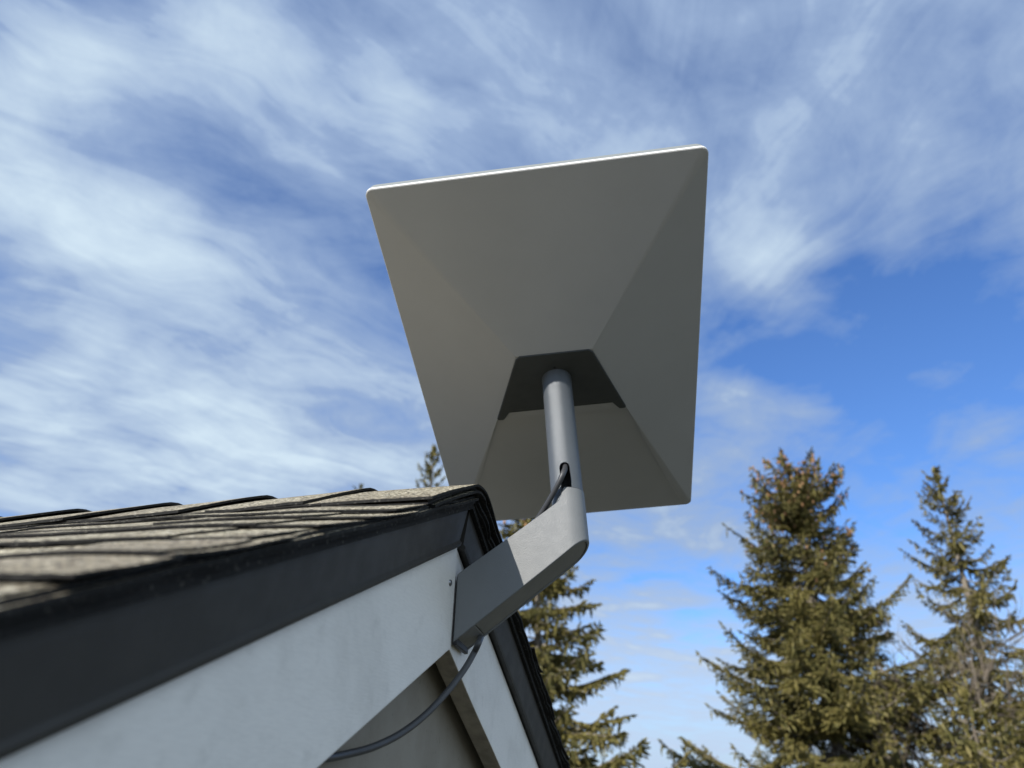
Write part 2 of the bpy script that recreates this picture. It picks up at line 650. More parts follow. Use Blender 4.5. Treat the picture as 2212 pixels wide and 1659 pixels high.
# metal drip trim between board and shingles, leaning outwards, small lip at its foot
def rake_trim(sgn, y_in, name='rake_trim'):
    bm = bmesh.new()
    ye = YR + sgn * 4.8
    y0 = YR + y_in
    n = 60
    ys = [y0 + (ye - y0) * (i / n) ** 1.6 for i in range(n + 1)]
    #  (x, dz) profile, closed
    prof = [(-0.1975, 0.0004), (-0.1935, -0.0004), (-0.1925, 0.0025), (-0.1945, 0.005), (-0.1900, 0.031), (-0.1882, 0.0405), (-0.2000, 0.0405), (-0.2050, 0.002), (-0.1975, 0.0016)]
    prev = None
    for i, y in enumerate(ys):
        # mitre: the top of the end is cut back toward the ridge
        q = []
        for (x, dz) in prof:
            yy = y
            if i == 0:
                yy = y - sgn * 0.0 + sgn * max(0, 0.004 - 0.1 * dz)
            w = 0.0006 * mnoise.noise(Vector((y * 7, 3 * sgn, dz * 30)))
            q.append(bm.verts.new((x + w, yy, H0 + Lz(yy, ZB + dz) + (0.0102 * abs(yy - YR) if dz > 0.035 else 0.0))))
        m_ = len(prof)
        if prev:
            for k in range(m_):
                bm.faces.new((prev[k], prev[(k + 1) % m_], q[(k + 1) % m_], q[k]))
        else:
            bm.faces.new(q)
        prev = q
    bm.faces.new(prev[::-1])
    o = from_bm(name, bm, M_TRIM, house)
    return o


rake_trim(-1, -0.001)
rake_trim(1, 0.003)

# roof: deck + courses of shingles; the mesh carries all the courses
roof_v, roof_f, roof_m = [], [], []


def rng_noise(x, y, s=0):
    return mnoise.noise(Vector((x, y, s)))


def sheet(xs, ys, zf, thick, side=+1):
    """a thin sheet on a slope over a grid; top granules, edges asphalt.
    xs: x positions (function of j allowed) ; ys from butt (low) to up-slope"""
    base = len(roof_v)
    nx, ny = len(xs), len(ys)
    jitter_r = [0.0] * ny
    for j, y in enumerate(ys):
        for i, x in enumerate(xs):
            xx = x
            yy = y
            if i == 0:
                xx = x + 0.0014 * rng_noise(y * 160, 1.3, xs[0] * 50) + 0.0030 * rng_noise(y * 40, 4.3, xs[0] * 50)
            if j == 0:
                yy = y + side * (0.0010 * rng_noise(x * 170, 2.1, y * 30) + 0.0015 * rng_noise(x * 30, 5.1, y * 30))
            z = zf(xx, yy)
            roof_v.append((xx, yy, H0 + z))
    off = nx * ny
    for j in range(ny):
        for i in range(nx):
            p = roof_v[base + j * nx + i]
            roof_v.append((p[0], p[1], p[2] - thick))
    def idx(i, j, b_=0):
        return base + b_ * off + j * nx + i
    def add(q, mi):
        roof_f.append(q)
        roof_m.append(mi)
    for j in range(ny - 1):
        for i in range(nx - 1):
            q = (idx(i, j), idx(i + 1, j), idx(i + 1, j + 1), idx(i, j + 1))
            add(q, 0)
            add(tuple(reversed([a + off for a in q])), 1)
    for i in range(nx - 1):
        add((idx(i + 1, 0), idx(i, 0), idx(i, 0, 1), idx(i + 1, 0, 1)), 1)
        add((idx(i, ny - 1), idx(i + 1, ny - 1), idx(i + 1, ny - 1, 1), idx(i, ny - 1, 1)), 1)
    for j in range(ny - 1):
        add((idx(0, j), idx(0, j + 1), idx(0, j + 1, 1), idx(0, j, 1)), 1)
        add((idx(nx - 1, j + 1), idx(nx - 1, j), idx(nx - 1, j, 1), idx(nx - 1, j + 1, 1)), 1)


XE = -0.178                                # edge of the shingles
ZS = 0.2262                                # apex of the deck's top
EXPO = 0.050                               # course exposure measured horizontally
R = random.Random(11)


TPR = 0.4225


def sag(x):
    t = max(0.0, min(1.0, (-0.22 - x) / 0.5))
    return -0.0060 * t * t * (3 - 2 * t)


def deck_z(y, x=0.0):
    return ZS - TPR * abs(y - YR) + sag(x)


def warp(x, y):
    return 0.0026 * rng_noise(x * 3.5, y * 5, 1) + 0.0016 * rng_noise(x * 13, y * 17, 6)


def course(sgn, k, fine):
    dist = 0.135 + EXPO * k                 # butt distance from ridge
    yb = YR + sgn * (dist + R.uniform(-0.006, 0.006))
    yt = YR + sgn * max(0.012, dist - EXPO * 1.55)
    span = abs(yb - yt)
    up = -sgn
    ny = 9 if fine else 3
    ys = [yb + up * span * (j / (ny - 1)) for j in range(ny)]
    if fine:
        xs = [XE + R.uniform(-0.0120, 0.0045)]
        while xs[-1] > -2.2:
            xs.append(xs[-1] - (0.007 if xs[-1] > -0.9 else 0.03))
        xs.append(-9.9)
    else:
        xs = [XE + R.uniform(-0.003, 0.002), -0.6, -2, -9.9]
    curl = R.uniform(0.0, 0.0016)

    def zf(x, y, lift=0.0):
        s = abs(y - yb) / span              # 0 at butt, 1 up-slope
        h = 0.0030 * (1 - s) + 0.0010 + lift
        h += curl * max(0, 1 - s * 4) * (0.5 + rng_noise(x * 5, k * 3.3, 2))
        e = max(0.0, 1 - (XE - x) / 0.05)   # edge dips a little over the rake
        return deck_z(y, x) + h + warp(x, y) - 0.0012 * e * e
    sheet(xs, ys, lambda x, y: zf(x, y, 0), 0.0012, up)
    # laminated tabs
    x = XE - R.uniform(-0.004, 0.012)
    first = R.random() < 0.5
    if not first:
        x -= R.uniform(0.03, 0.12)
    lim = -2.2 if fine else -1.2
    while x > lim:
        wdt = R.uniform(0.07, 0.22)
        n = max(3, int(wdt / 0.007)) if (fine and x > -1.0) else 3
        txs = [x - wdt * i / n for i in range(n + 1)]
        sheet(txs, [yb - up * 0.0008 + up * span * 0.66 * (j / 5) for j in range(6)], lambda x_, y_: zf(x_, y_, 0.0014), 0.0013, up)
        x -= wdt + R.uniform(0.03, 0.16)


for k in range(0, 19):
    course(-1, k, True)
for k in range(19, 92):
    course(-1, k, False)
for k in range(0, 5):
    course(1, k, True)
for k in range(5, 92):
    course(1, k, False)
# starter strips stacked along the rake edges, under the courses
for sgn in (-1, 1):
    for (lift, dx) in ((0.0002, -0.0045), (-0.0022, -0.0015), (-0.0046, -0.0040)):
        ys = [YR + sgn * t for t in np.concatenate([np.linspace(0.004, 0.9, 100), np.linspace(0.95, 4.8, 30)])]
        ys = ys[::-1]
        sheet([XE + dx, XE - 0.03, XE - 0.12], ys, lambda x_, y_: deck_z(y_, x_) + lift + 0.5 * warp(x_, y_), 0.0024, -sgn)
# deck body, visible from below as the dark overhang
base = len(roof_v)
for x in (-0.1855, -9.9):
    for (y, dz) in ((YR - 4.9, 0.0), (YR, 0.0), (YR + 4.9, 0.0), (YR + 4.9, -0.006), (YR, -0.006), (YR - 4.9, -0.006)):
        roof_v.append((x, y, H0 + deck_z(y) + dz - 0.0066))
B_ = base
for q in [(0, 1, 4, 5), (1, 2, 3, 4)]:
    roof_f.append(tuple(B_ + a for a in q)); roof_m.append(1)
    roof_f.append(tuple(B_ + 6 + a for a in q[::-1])); roof_m.append(1)
for a, b_ in [(0, 1), (1, 2), (2, 3), (3, 4), (4, 5), (5, 0)]:
    roof_f.append((B_ + a, B_ + 6 + a, B_ + 6 + b_, B_ + b_)); roof_m.append(1)
roof = from_py('roof', roof_v, roof_f, [M_SHING, M_ASPH], house, False, roof_m)
roof["label"] = 'weathered grey-brown asphalt shingles in overlapping courses'

# ridge caps: each is bent over the ridge and lies on the one nearer the gable
def ridge_cap(xb, length, lift, half=0.150, thick=0.0023, seed=0, tilt=0.0045):
    prof = []
    n = 26
    for i in range(n + 1):
        s = -half + 2 * half * i / n
        rr = 0.030
        a = abs(s)
        if a < rr:
            z = -SP * (a * a) / (2 * rr)
        else:
            z = -SP * (rr / 2) - SP * (a - rr)
        yy = CP * s
        prof.append((yy, z))
    mx = 14
    v, f, mi = [], [], []
    rows = []
    for j in range(mx + 1):
        x = xb - length * j / mx
        t = j / mx
        row = []
        for i, (yy, z) in enumerate(prof):
            e = abs(i / n * 2 - 1)
            xx = x
            if j == 0:
                xx += 0.0012 * rng_noise(yy * 150, seed, 1) + 0.003 * rng_noise(yy * 14, seed, 5)
            y2 = yy
            if i in (0, n):
                y2 += 0.0012 * rng_noise(x * 150, seed, 3)
            h = ZS + 0.0042 + sag(xx) + lift + tilt * (1 - t) ** 1.3 + 0.0008 * rng_noise(x * 12, yy * 12, seed)
            h += 0.0018 * max(0, 1 - 4 * t) * (1 - e) * (0.6 + rng_noise(seed * 1.7, 0, 0))
            h -= 0.003 * e * e
            row.append((xx, YR + y2, H0 + h + z))
        rows.append(row)
    nx = n + 1
    for row in rows:
        v += row
    off = len(v)
    for row in rows:
        v += [(p[0], p[1], p[2] - thick) for p in row]
    for j in range(mx):
        for i in range(n):
            q = (j * nx + i, j * nx + i + 1, (j + 1) * nx + i + 1, (j + 1) * nx + i)
            f.append(q); mi.append(0)
            f.append(tuple(a + off for a in q[::-1])); mi.append(1)
    for i in range(n):
        f.append((i + 1, i, i + off, i + 1 + off)); mi.append(1)
        a = mx * nx
        f.append((a + i, a + i + 1, a + i + 1 + off, a + i + off)); mi.append(1)
    for j in range(mx):
        f.append((j * nx, (j + 1) * nx, (j + 1) * nx + off, j * nx + off)); mi.append(1)
        f.append(((j + 1) * nx + n, j * nx + n, j * nx + n + off, (j + 1) * nx + n + off)); mi.append(1)
    o = from_py('ridge_cap', v, f, [M_SHING, M_ASPH], roof, False, mi)
    autosmooth(o, 40)
    return o


CR = random.Random(5)
ridge_cap(XE + 0.001, 0.18, -0.0060, half=0.13, seed=21.3, tilt=0.0015)
ridge_cap(XE - 0.002, 0.18, -0.0025, half=0.142, seed=22.3, tilt=0.0015)
xs_c = [XE + 0.002, -0.279, -0.387, -0.491, -0.601, -0.712, -0.82, -0.925, -1.03, -1.14, -1.25, -1.36]
for i, xb in enumerate(xs_c):
    ridge_cap(xb, 0.165, -0.0015 if i else 0.0010, half=0.145 + CR.uniform(-0.006, 0.006), seed=i * 3.1 + 1, tilt=0.0055 if i else 0.0015)
i = 0
x = -1.47
while x > -9.6:
    ridge_cap(x, 0.165, -0.0015, seed=40 + i)
    x -= 0.11
    i += 1

# screw in the near rake board
bm = bmesh.new()
def face_on(px, py, xpl):
    d_ = cam_right * (px - 1106) + cam_down * (py - 829.5) + cam_fwd * 1560
    return d_ * (xpl / d_.x)
sc = face_on(972, 1259, XF + 0.002)
bmesh.ops.create_cone(bm, cap_ends=True, segments=20, radius1=0.0030, radius2=0.0022, depth=0.0014,
                      matrix=Matrix.Translation(sc + O + Vector((0.0006, 0, 0))) @ Matrix.Rotation(math.radians(90), 4, 'Y'))
scr = from_bm('screw', bm, M_SCREW, b1)

# ------------------------------------------------------------------ satellite dish
DC = Vector((-0.1194754, 0.6806202, 0.3855730))
EX = Vector((0.9908103, 0.1083897, 0.0809107)).normalized()
EY = Vector((-0.0751497, 0.9385072, -0.3369818))
EY = (EY - EX * EY.dot(EX)).normalized()
EZ = EX.cross(EY)
HW, HL = 0.1515, 0.2413


def dl(x, y, z):
    return O + DC + EX * x + EY * y + EZ * z


dish = empty('satellite_dish', O + DC)
tag(dish, 'flat rectangular white satellite antenna tilted back on a grey tube above the gable', 'satellite dish')


def rrect(hw, hl, r, n=7):
    pts = []
    for (cx, cy, a0) in ((hw - r, hl - r, 0), (-hw + r, hl - r, 90), (-hw + r, -hl + r, 180), (hw - r, -hl + r, 270)):
        for k in range(n + 1):
            a = math.radians(a0 + 90 * k / n)
            pts.append((cx + r * math.cos(a), cy + r * math.sin(a)))
    return pts


def loft(bm, loops):
    prev = None
    first = None
    for lp in loops:
        q = [bm.verts.new(p) for p in lp]
        if prev:
            n = len(q)
            for i in range(n):
                bm.faces.new((prev[i], prev[(i + 1) % n], q[(i + 1) % n], q[i]))
        else:
            first = q
        prev = q
    return first, prev


# back shell: low hipped shape rising to the mast pad
P1, P2 = (0.0376, -0.0738), (0.0700, 0.0229)
PD, PD2 = -0.0500, -0.0358
outer = rrect(HW, HL, 0.0068)
bm = bmesh.new()
top_ring = [bm.verts.new(dl(x, y, 0.0002)) for (x, y) in outer]
rim_ring = [bm.verts.new(dl(x * 0.9985, y * 0.9990, -0.0003)) for (x, y) in outer]
n = len(outer)
for i in range(n):
    bm.faces.new((top_ring[i], top_ring[(i + 1) % n], rim_ring[(i + 1) % n], rim_ring[i]))
bm.faces.new(top_ring)
# pad corners: order +x+y, -x+y, -x-y, +x-y like rrect's corner order
pv = [bm.verts.new(dl(P2[0], P2[1], PD2)), bm.verts.new(dl(-P2[0], P2[1], PD2)),
      bm.verts.new(dl(-P1[0], P1[1], PD)), bm.verts.new(dl(P1[0], P1[1], PD))]
m_ = 8
for c_ in range(4):
    # corner fan
    for k in range(m_ - 1):
        i = c_ * m_ + k
        bm.faces.new((rim_ring[i], rim_ring[i + 1], pv[c_]))
    i = c_ * m_ + m_ - 1
    j = ((c_ + 1) % 4) * m_
    if c_ == 0:
        continue                              # the lower face (+y side) is built below, set back a little
    bm.faces.new((rim_ring[i], rim_ring[j % n], pv[(c_ + 1) % 4], pv[c_]))
# lower face: recessed by 2.5 mm inside a small step along the two hips
ra, rb = rim_ring[m_ - 1], rim_ring[m_]       # ends of the far short edge
ra_c, rb_c = ra.co.copy(), rb.co.copy()
off = EZ * 0.0014
qa = bm.verts.new(pv[0].co + off - EX * 0.0050 - EY * 0.013)
qb = bm.verts.new(pv[1].co + off + EX * 0.0050 - EY * 0.013)
sa = bm.verts.new(ra_c - EX * 0.0060 - EY * 0.0035 + EZ * 0.0004)
sb = bm.verts.new(rb_c + EX * 0.0060 - EY * 0.0035 + EZ * 0.0004)
bm.faces.new((pv[0], ra, sa, qa))
bm.faces.new((rb, pv[1], qb, sb))
bm.faces.new((qa, sa, sb, qb))
bm.faces.new((ra, rb, sb, sa))
bm.faces.new((pv[0], qa, qb, pv[1]))
bm.faces.new(pv[::-1])
shell = from_bm('back_shell', bm, M_SHELL, dish)
bevel(shell, 0.0003, 1, 6)
# bright rim lip between shell and front panel
bm = bmesh.new()
a, z_ = loft(bm, [[dl(x, y, zz) for (x, y) in rrect(HW + gx, HL + gx, 0.0071)] for (gx, zz) in ((0.0000, 0.0003), (0.0003, 0.0005), (0.0003, 0.0032), (-0.0002, 0.0036))])
bm.faces.new(a[::-1]); bm.faces.new(z_)
rim = from_bm('rim', bm, M_RIM, dish)
# front panel with a rounded-over edge
bm = bmesh.new()
a, z_ = loft(bm, [[dl(x, y, zz) for (x, y) in rrect(HW - gx, HL - gx, 0.0085)] for (gx, zz) in
                  ((0.0012, 0.0038), (0.0004, 0.0042), (0.0004, 0.0092), (0.0008, 0.0106), (0.0022, 0.0118), (0.0060, 0.0125))])
bm.faces.new(a[::-1]); bm.faces.new(z_)
fp = from_bm('front_panel', bm, M_PANEL, dish)
autosmooth(fp, 50)

# dark mounting pad with two feet and a notch
bm = bmesh.new()
def pp(x, y, dz):
    """point on (or dz off) the tilted pad plane"""
    return dl(x, y, PD + (PD2 - PD) * (y - P1[1]) / (P2[1] - P1[1]) + dz)


ZP1 = PD - 0.0016
padpts = [(-P1[0] + 0.0035, P1[1] - 0.0002), (P1[0] - 0.0035, P1[1] - 0.0002), (P1[0] + 0.0004, P1[1] + 0.0036),
          (P2[0] - 0.0005, P2[1] - 0.003), (P2[0] - 0.0018, P2[1] - 0.0006), (0.0623, 0.0225), (0.0528, 0.0078),
          (-0.0528, 0.0078), (-0.0623, 0.0225), (-P2[0] + 0.0018, P2[1] - 0.0006), (-P2[0] + 0.0005, P2[1] - 0.003), (-P1[0] - 0.0004, P1[1] + 0.0036)]
prism(bm, [pp(x, y, -0.0016) for (x, y) in padpts], EZ * 0.0060)
prism(bm, [pp(x, y, -0.0001) for (x, y) in ((-0.0540, 0.0050), (0.0540, 0.0050), (0.0560, 0.0130), (-0.0560, 0.0130))], EZ * 0.0040)
pad = from_bm('mounting_pad', bm, M_PAD, dish)
bevel(pad, 0.0009, 2, 30)
# little dimple above the mast, its dark hollow drawn as a black disc
bm = bmesh.new()
bmesh.ops.create_cone(bm, cap_ends=True, segments=12, radius1=0.0012, radius2=0.0012, depth=0.0006,
                      matrix=Matrix.Translation(pp(-0.001, -0.054, -0.0017)) @ EZ.to_track_quat('Z', 'Y').to_matrix().to_4x4())
from_bm('dimple_disc', bm, M_BLACK, pad)

# mast: tube with a rounded slot for the cable
PB = Vector((-0.10165, 0.62751, 0.23332))
PA = Vector((-0.11179, 0.63102, 0.35251))
PDIR = (PA - PB).normalized()
RP = 0.0148


def pole_at(z):
    return PB + PDIR * ((z - PB.z) / PDIR.z)


PT = pole_at(0.362)                          # just inside the pad
P0 = pole_at(0.192)
toward = -(PB.normalized())
side = PDIR.cross(toward).normalized()        # image left/right
front = side.cross(PDIR).normalized()
if front.dot(toward) < 0:
    front = -front
# angular/height grid with the slot cut out
NA, NH = 160, 220
Lp = (PT - P0).length
slot_c = math.radians(0.0)
slot_half = 0.0050
s_top = (PB - P0).length + 0.0300 * 0 + (pole_at(0.2555) - PB).length
s_bot = (pole_at(0.225) - P0).length
V, F = [], []
hs = [Lp * j / NH for j in range(NH + 1)]
RI = RP - 0.0016


def slot_d(ang, s):
    """signed distance to slot outline on the unrolled tube"""
    a_ = (ang + math.pi) % (2 * math.pi) - math.pi
    w = a_ * RP
    st = s_top - slot_half
    if s > st:
        return math.hypot(w, s - st) - slot_half
    return abs(w) - slot_half


bm = bmesh.new()
me_ = None
outer_v = {}
def ring_pt(r, ang, s):
    return O + P0 + PDIR * s + (front * math.cos(ang) + side * math.sin(ang)) * r
grid = {}
for j, s in enumerate(hs):
    for k in range(NA):
        ang = 2 * math.pi * k / NA
        a_ = (ang + math.pi) % (2 * math.pi) - math.pi
        # snap near-slot vertices onto the outline
        w = a_ * RP
        ss = s
        d_ = slot_d(ang, s)
        if abs(w) < 0.009 and s > 0.004 and s < s_top + 0.003 and abs(d_) < 0.00042:
            st = s_top - slot_half
            if s > st:
                rr = math.hypot(w, s - st)
                if rr > 1e-6:
                    w *= slot_half / rr
                    ss = st + (s - st) * slot_half / rr
            else:
                w = math.copysign(slot_half, w)
            ang = w / RP
        grid[(j, k)] = (ang, ss)
ov = {key: bm.verts.new(ring_pt(RP, *g_)) for key, g_ in grid.items()}
iv = {key: bm.verts.new(ring_pt(RI, *g_)) for key, g_ in grid.items()}
keep = {}
for j in range(NH):
    for k in range(NA):
        k2 = (k + 1) % NA
        ks = [(j, k), (j, k2), (j + 1, k2), (j + 1, k)]
        cx = 0.0
        smax = sum(1 for q in ks if slot_d(*grid[q]) < 0.00012)
        inside = smax == 4
        keep[(j, k)] = not inside
        if not inside:
            bm.faces.new([ov[q] for q in ks])
            bm.faces.new([iv[q] for q in ks[::-1]])
for j in range(NH):
    for k in range(NA):
        k2 = (k + 1) % NA
        if not keep[(j, k)]:
            for (q1, q2, nb) in (((j, k), (j, k2), (j - 1, k)), ((j, k2), (j + 1, k2), (j, k2)), ((j + 1, k2), (j + 1, k), (j + 1, k)), ((j + 1, k), (j, k), (j, (k - 1) % NA))):
                if keep.get(nb, True) and nb[0] >= 0:
                    bm.faces.new((ov[q1], ov[q2], iv[q2], iv[q1]))
for k in range(NA):
    k2 = (k + 1) % NA
    bm.faces.new((ov[(NH, k)], ov[(NH, k2)], iv[(NH, k2)], iv[(NH, k)]))
lone = [v_ for v_ in bm.verts if not v_.link_faces]
bmesh.ops.delete(bm, geom=lone, context='VERTS')
mast = from_bm('mast', bm, M_POLE, dish)
autosmooth(mast, 40)

# ------------------------------------------------------------------ arm mount on the gable
mount = empty('wall_mount', O + Vector((-0.197, 0.628, 0.13)))
tag(mount, 'slanted grey metal arm fixed to the gable peak, holding up the dish tube', 'mount')


def zbot(x):
    return 0.0994 + 0.775 * (x + 0.1949)


def ztop(x):
    return 0.1540 + 0.688 * (x + 0.1986)


CRAD = 0.0156
ax = pole_at(0.20)
XA, YA = ax.x, ax.y
YN, YFAR = YA - CRAD, YA + 0.0205
XREAR = -0.1970


def arm_outline(off_=0.0, nseg=22):
    """U-shaped run (x,y,nx,ny) from near rear, round the tip, to far rear"""
    pts = []
    nst = 16
    for i in range(nst):
        t = i / nst
        pts.append((XREAR + (XA - XREAR) * t, YN + off_))
    a1 = CRAD - off_
    for k in range(nseg + 1):
        a = -math.pi / 2 + math.pi * k / nseg
        hb = a1 if a < 0 else (YFAR - YA - off_)
        pts.append((XA + (a1) * math.cos(a), YA + hb * math.sin(a)))
    for i in range(nst):
        t = (i + 1) / nst
        pts.append((XA + (XREAR - XA) * t, YFAR - off_))
    return pts


def shear(x, y, z):
    """lean with the tube near the tip"""
    t = max(0.0, min(1.0, (x - XREAR) / (XA - XREAR)))
    t = t ** 2
    p = pole_at(z)
    return Vector((x + (p.x - XA) * t, y + (p.y - YA) * t, z))


ROLL = 0.10


def bot_z(x, y):
    return zbot(x) - ROLL * (y - YN)


bm = bmesh.new()
WT = 0.0024
oo = arm_outline(0)
ii = arm_outline(WT)
rows = 8
cols_o, cols_i = [], []
for (pts, colz) in ((oo, cols_o), (ii, cols_i)):
    for (x, y) in pts:
        zb = bot_z(x, y)
        zt = ztop(min(x, XA))
        if x > XA - 0.0012:
            zt = 0.2310
        cl = []
        for r_ in range(rows + 1):
            z = zb + (zt - zb) * r_ / rows
            cl.append(bm.verts.new(O + shear(x, y, z)))
        colz.append(cl)
npt = len(oo)
for i in range(npt - 1):
    for r_ in range(rows):
        bm.faces.new((cols_o[i][r_], cols_o[i + 1][r_], cols_o[i + 1][r_ + 1], cols_o[i][r_ + 1]))
        bm.faces.new((cols_i[i + 1][r_], cols_i[i][r_], cols_i[i][r_ + 1], cols_i[i + 1][r_ + 1]))
    bm.faces.new((cols_o[i + 1][0], cols_o[i][0], cols_i[i][0], cols_i[i + 1][0]))
    bm.faces.new((cols_o[i][rows], cols_o[i + 1][rows], cols_i[i + 1][rows], cols_i[i][rows]))
for e_ in (0, npt - 1):
    for r_ in range(rows):
        bm.faces.new((cols_o[e_][r_], cols_o[e_][r_ + 1], cols_i[e_][r_ + 1], cols_i[e_][r_]))
arm = from_bm('arm', bm, M_ARM, mount)
autosmooth(arm, 38)
md = bevel(arm, 0.0007, 2, 50)

# collar: sleeve round the tube, cut obliquely on the house side
bm = bmesh.new()
NC = 72
zc0 = 0.205
o_lo, o_hi, i_lo, i_hi = [], [], [], []
for k in range(NC):
    a = 2 * math.pi * k / NC
    cx, cy = math.cos(a), math.sin(a)
    def P_(r, z):
        p = pole_at(z)
        return O + Vector((p.x + r * cx, p.y + r * cy, z))
    # height of the cut: full height on the outer half, falling toward the house
    fr = cx                                   # +1 away from the house
    hi = 0.2310 - max(0.0, (-fr - 0.05)) * 0.042
    hi = max(hi, 0.2060)
    o_lo.append(bm.verts.new(P_(CRAD, zc0))); o_hi.append(bm.verts.new(P_(CRAD, hi)))
    i_lo.append(bm.verts.new(P_(RP + 0.0002, zc0))); i_hi.append(bm.verts.new(P_(RP + 0.0002, hi)))
for k in range(NC):
    k2 = (k + 1) % NC
    bm.faces.new((o_lo[k], o_lo[k2], o_hi[k2], o_hi[k]))
    bm.faces.new((i_lo[k2], i_lo[k], i_hi[k], i_hi[k2]))
    bm.faces.new((o_hi[k], o_hi[k2], i_hi[k2], i_hi[k]))
    bm.faces.new((o_lo[k2], o_lo[k], i_lo[k], i_lo[k2]))
collar = from_bm('collar', bm, M_ARM, mount)
autosmooth(collar, 40)

bm = bmesh.new()  # added black ring, drawing the dark gap at the collar's top seam as colour
lo_r, hi_r = [], []
for k in range(NC):
    a = 2 * math.pi * k / NC
    for (zz, lst) in ((0.2309, lo_r), (0.2316, hi_r)):
        p = pole_at(zz)
        lst.append(bm.verts.new(O + Vector((p.x + (CRAD - 0.0004) * math.cos(a), p.y + (CRAD - 0.0004) * math.sin(a), zz))))
for k in range(NC):
    k2 = (k + 1) % NC
    if abs((math.degrees(2 * math.pi * k / NC) - 180)) < 95:
        continue
    bm.faces.new((lo_r[k], lo_r[k2], hi_r[k2], hi_r[k]))
bmesh.ops.delete(bm, geom=[v_ for v_ in bm.verts if not v_.link_faces], context='VERTS')
from_bm('seam_gap_ring', bm, M_BLACK, mount)

# underside cover plate, slightly sunk inside the arm, with a notch for the cable
def under(pts2d, dz):
    return [O + shear(x, y, bot_z(x, y) + dz) for (x, y) in pts2d]


bm = bmesh.new()
co_ = arm_outline(WT + 0.0009)
XC = -0.1790                                  # rear end of the cover
cpts = [p for p in co_ if p[0] > XC]
ynear, yfar = co_[0][1], co_[-1][1]
ymid = 0.6285
cpts = [(XC, ynear)] + cpts + [(XC, yfar), (XC, ymid + 0.0040), (XC + 0.010, ymid + 0.0040), (XC + 0.0125, ymid), (XC + 0.010, ymid - 0.0040), (XC, ymid - 0.0040)]
a = [bm.verts.new(p) for p in under(cpts, 0.0010)]
b_ = [bm.verts.new(p) for p in under(cpts, 0.0030)]
bm.faces.new(a); bm.faces.new(b_[::-1])
for i in range(len(a)):
    j = (i + 1) % len(a)
    bm.faces.new((a[i], a[j], b_[j], b_[i]))
bmesh.ops.triangulate(bm, faces=[f_ for f_ in bm.faces if len(f_.verts) > 4])
from_bm('cover_plate', bm, M_COVER, mount)
# end piece between cover and wall
bm = bmesh.new()
e2 = [(XREAR + 0.003, ynear), (XC - 0.0010, ynear), (XC - 0.0010, yfar), (XREAR + 0.003, yfar)]
a = [bm.verts.new(p) for p in under(e2, 0.0010)]
b_ = [bm.verts.new(p) for p in under(e2, 0.0034)]
bm.faces.new(a); bm.faces.new(b_[::-1])
for i in range(4):
    bm.faces.new((a[i], a[(i + 1) % 4], b_[(i + 1) % 4], b_[i]))
from_bm('end_plate', bm, M_COVER, mount)
# added black sheet that stands in for the shade inside the hollow arm
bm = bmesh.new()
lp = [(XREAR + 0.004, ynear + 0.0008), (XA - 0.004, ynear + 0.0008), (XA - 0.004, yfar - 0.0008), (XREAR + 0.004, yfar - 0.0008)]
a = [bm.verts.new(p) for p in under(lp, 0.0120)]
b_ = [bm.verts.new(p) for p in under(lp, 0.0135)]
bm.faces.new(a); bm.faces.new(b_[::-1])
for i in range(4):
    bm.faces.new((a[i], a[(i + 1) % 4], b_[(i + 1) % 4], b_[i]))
from_bm('dark_infill', bm, M_BLACK, mount)
# rear plate against the board
bm = bmesh.new()
prism(bm, [O + Vector((-0.1976, YN + 0.0006, 0.0955)), O + Vector((-0.1976, YFAR - 0.0006, 0.0930)),
           O + Vector((-0.1976, YFAR - 0.0006, 0.150)), O + Vector((-0.1976, YN + 0.0006, 0.1535))], (0.0040, 0, 0))
rp = from_bm('back_plate', bm, M_BLACK, mount)
bevel(rp, 0.0008, 2)

# ------------------------------------------------------------------ cable
def at(px, py, x=None, y=None, z=None):
    d_ = cam_right * (px - 1106) + cam_down * (py - 829.5) + cam_fwd * 1560
    if x is not None: return d_ * (x / d_.x)
    if y is not None: return d_ * (y / d_.y)
    return d_ * (z / d_.z)


cpath = [pole_at(0.30), pole_at(0.272) + front * 0.002, at(1221, 1007, y=YA - 0.009), at(1217.5, 1020, y=YA - 0.0190), at(1208, 1041, y=YA - 0.0195), at(1191, 1073, y=YA - 0.0140), at(1167, 1113, y=YA - 0.0060),
         at(1135, 1160, y=YA + 0.0), Vector((-0.156, YA + 0.001, 0.160)), Vector((-0.167, YA + 0.001, 0.143)),
         at(1044, 1362, z=0.1205), at(1036, 1384, x=-0.1725), at(1024, 1410, x=-0.1765), at(1003, 1446, x=-0.181), at(968, 1492, x=-0.188),
         at(920, 1543, x=-0.197), at(865, 1585, x=-0.206), at(805, 1614, x=-0.214), at(745, 1630, x=-0.2215), at(685, 1640, x=-0.2243), at(620, 1646, x=-0.2248)]
lastp = cpath[-1]
for k in range(1, 9):
    yy = lastp.y - 0.10 * k
    cpath.append(Vector((-0.2248, yy, lastp.z - TP * 0.10 * k)))
path = [O + p for p in catmull(cpath, 8)]
v, f = tube_mesh(path, 0.00255, 18)
cab = from_py('antenna_cable', v, f, M_CABLE, None, True)
tag(cab, 'thin dark grey cable from the tube slot through the arm and down along the gable', 'cable')

# ------------------------------------------------------------------ trees
def ray_dir(px, py):
    return (cam_right * (px - 1106) + cam_down * (py - 829.5) + cam_fwd * 1560)


def place(px, py, dist):
    """ground point and height of a tree whose tip is seen in that direction"""
    d_ = ray_dir(px, py)
    hd = math.hypot(d_.x, d_.y)
    k = dist / hd
    return Vector((d_.x * k, d_.y * k, 0)), H0 + d_.z * k


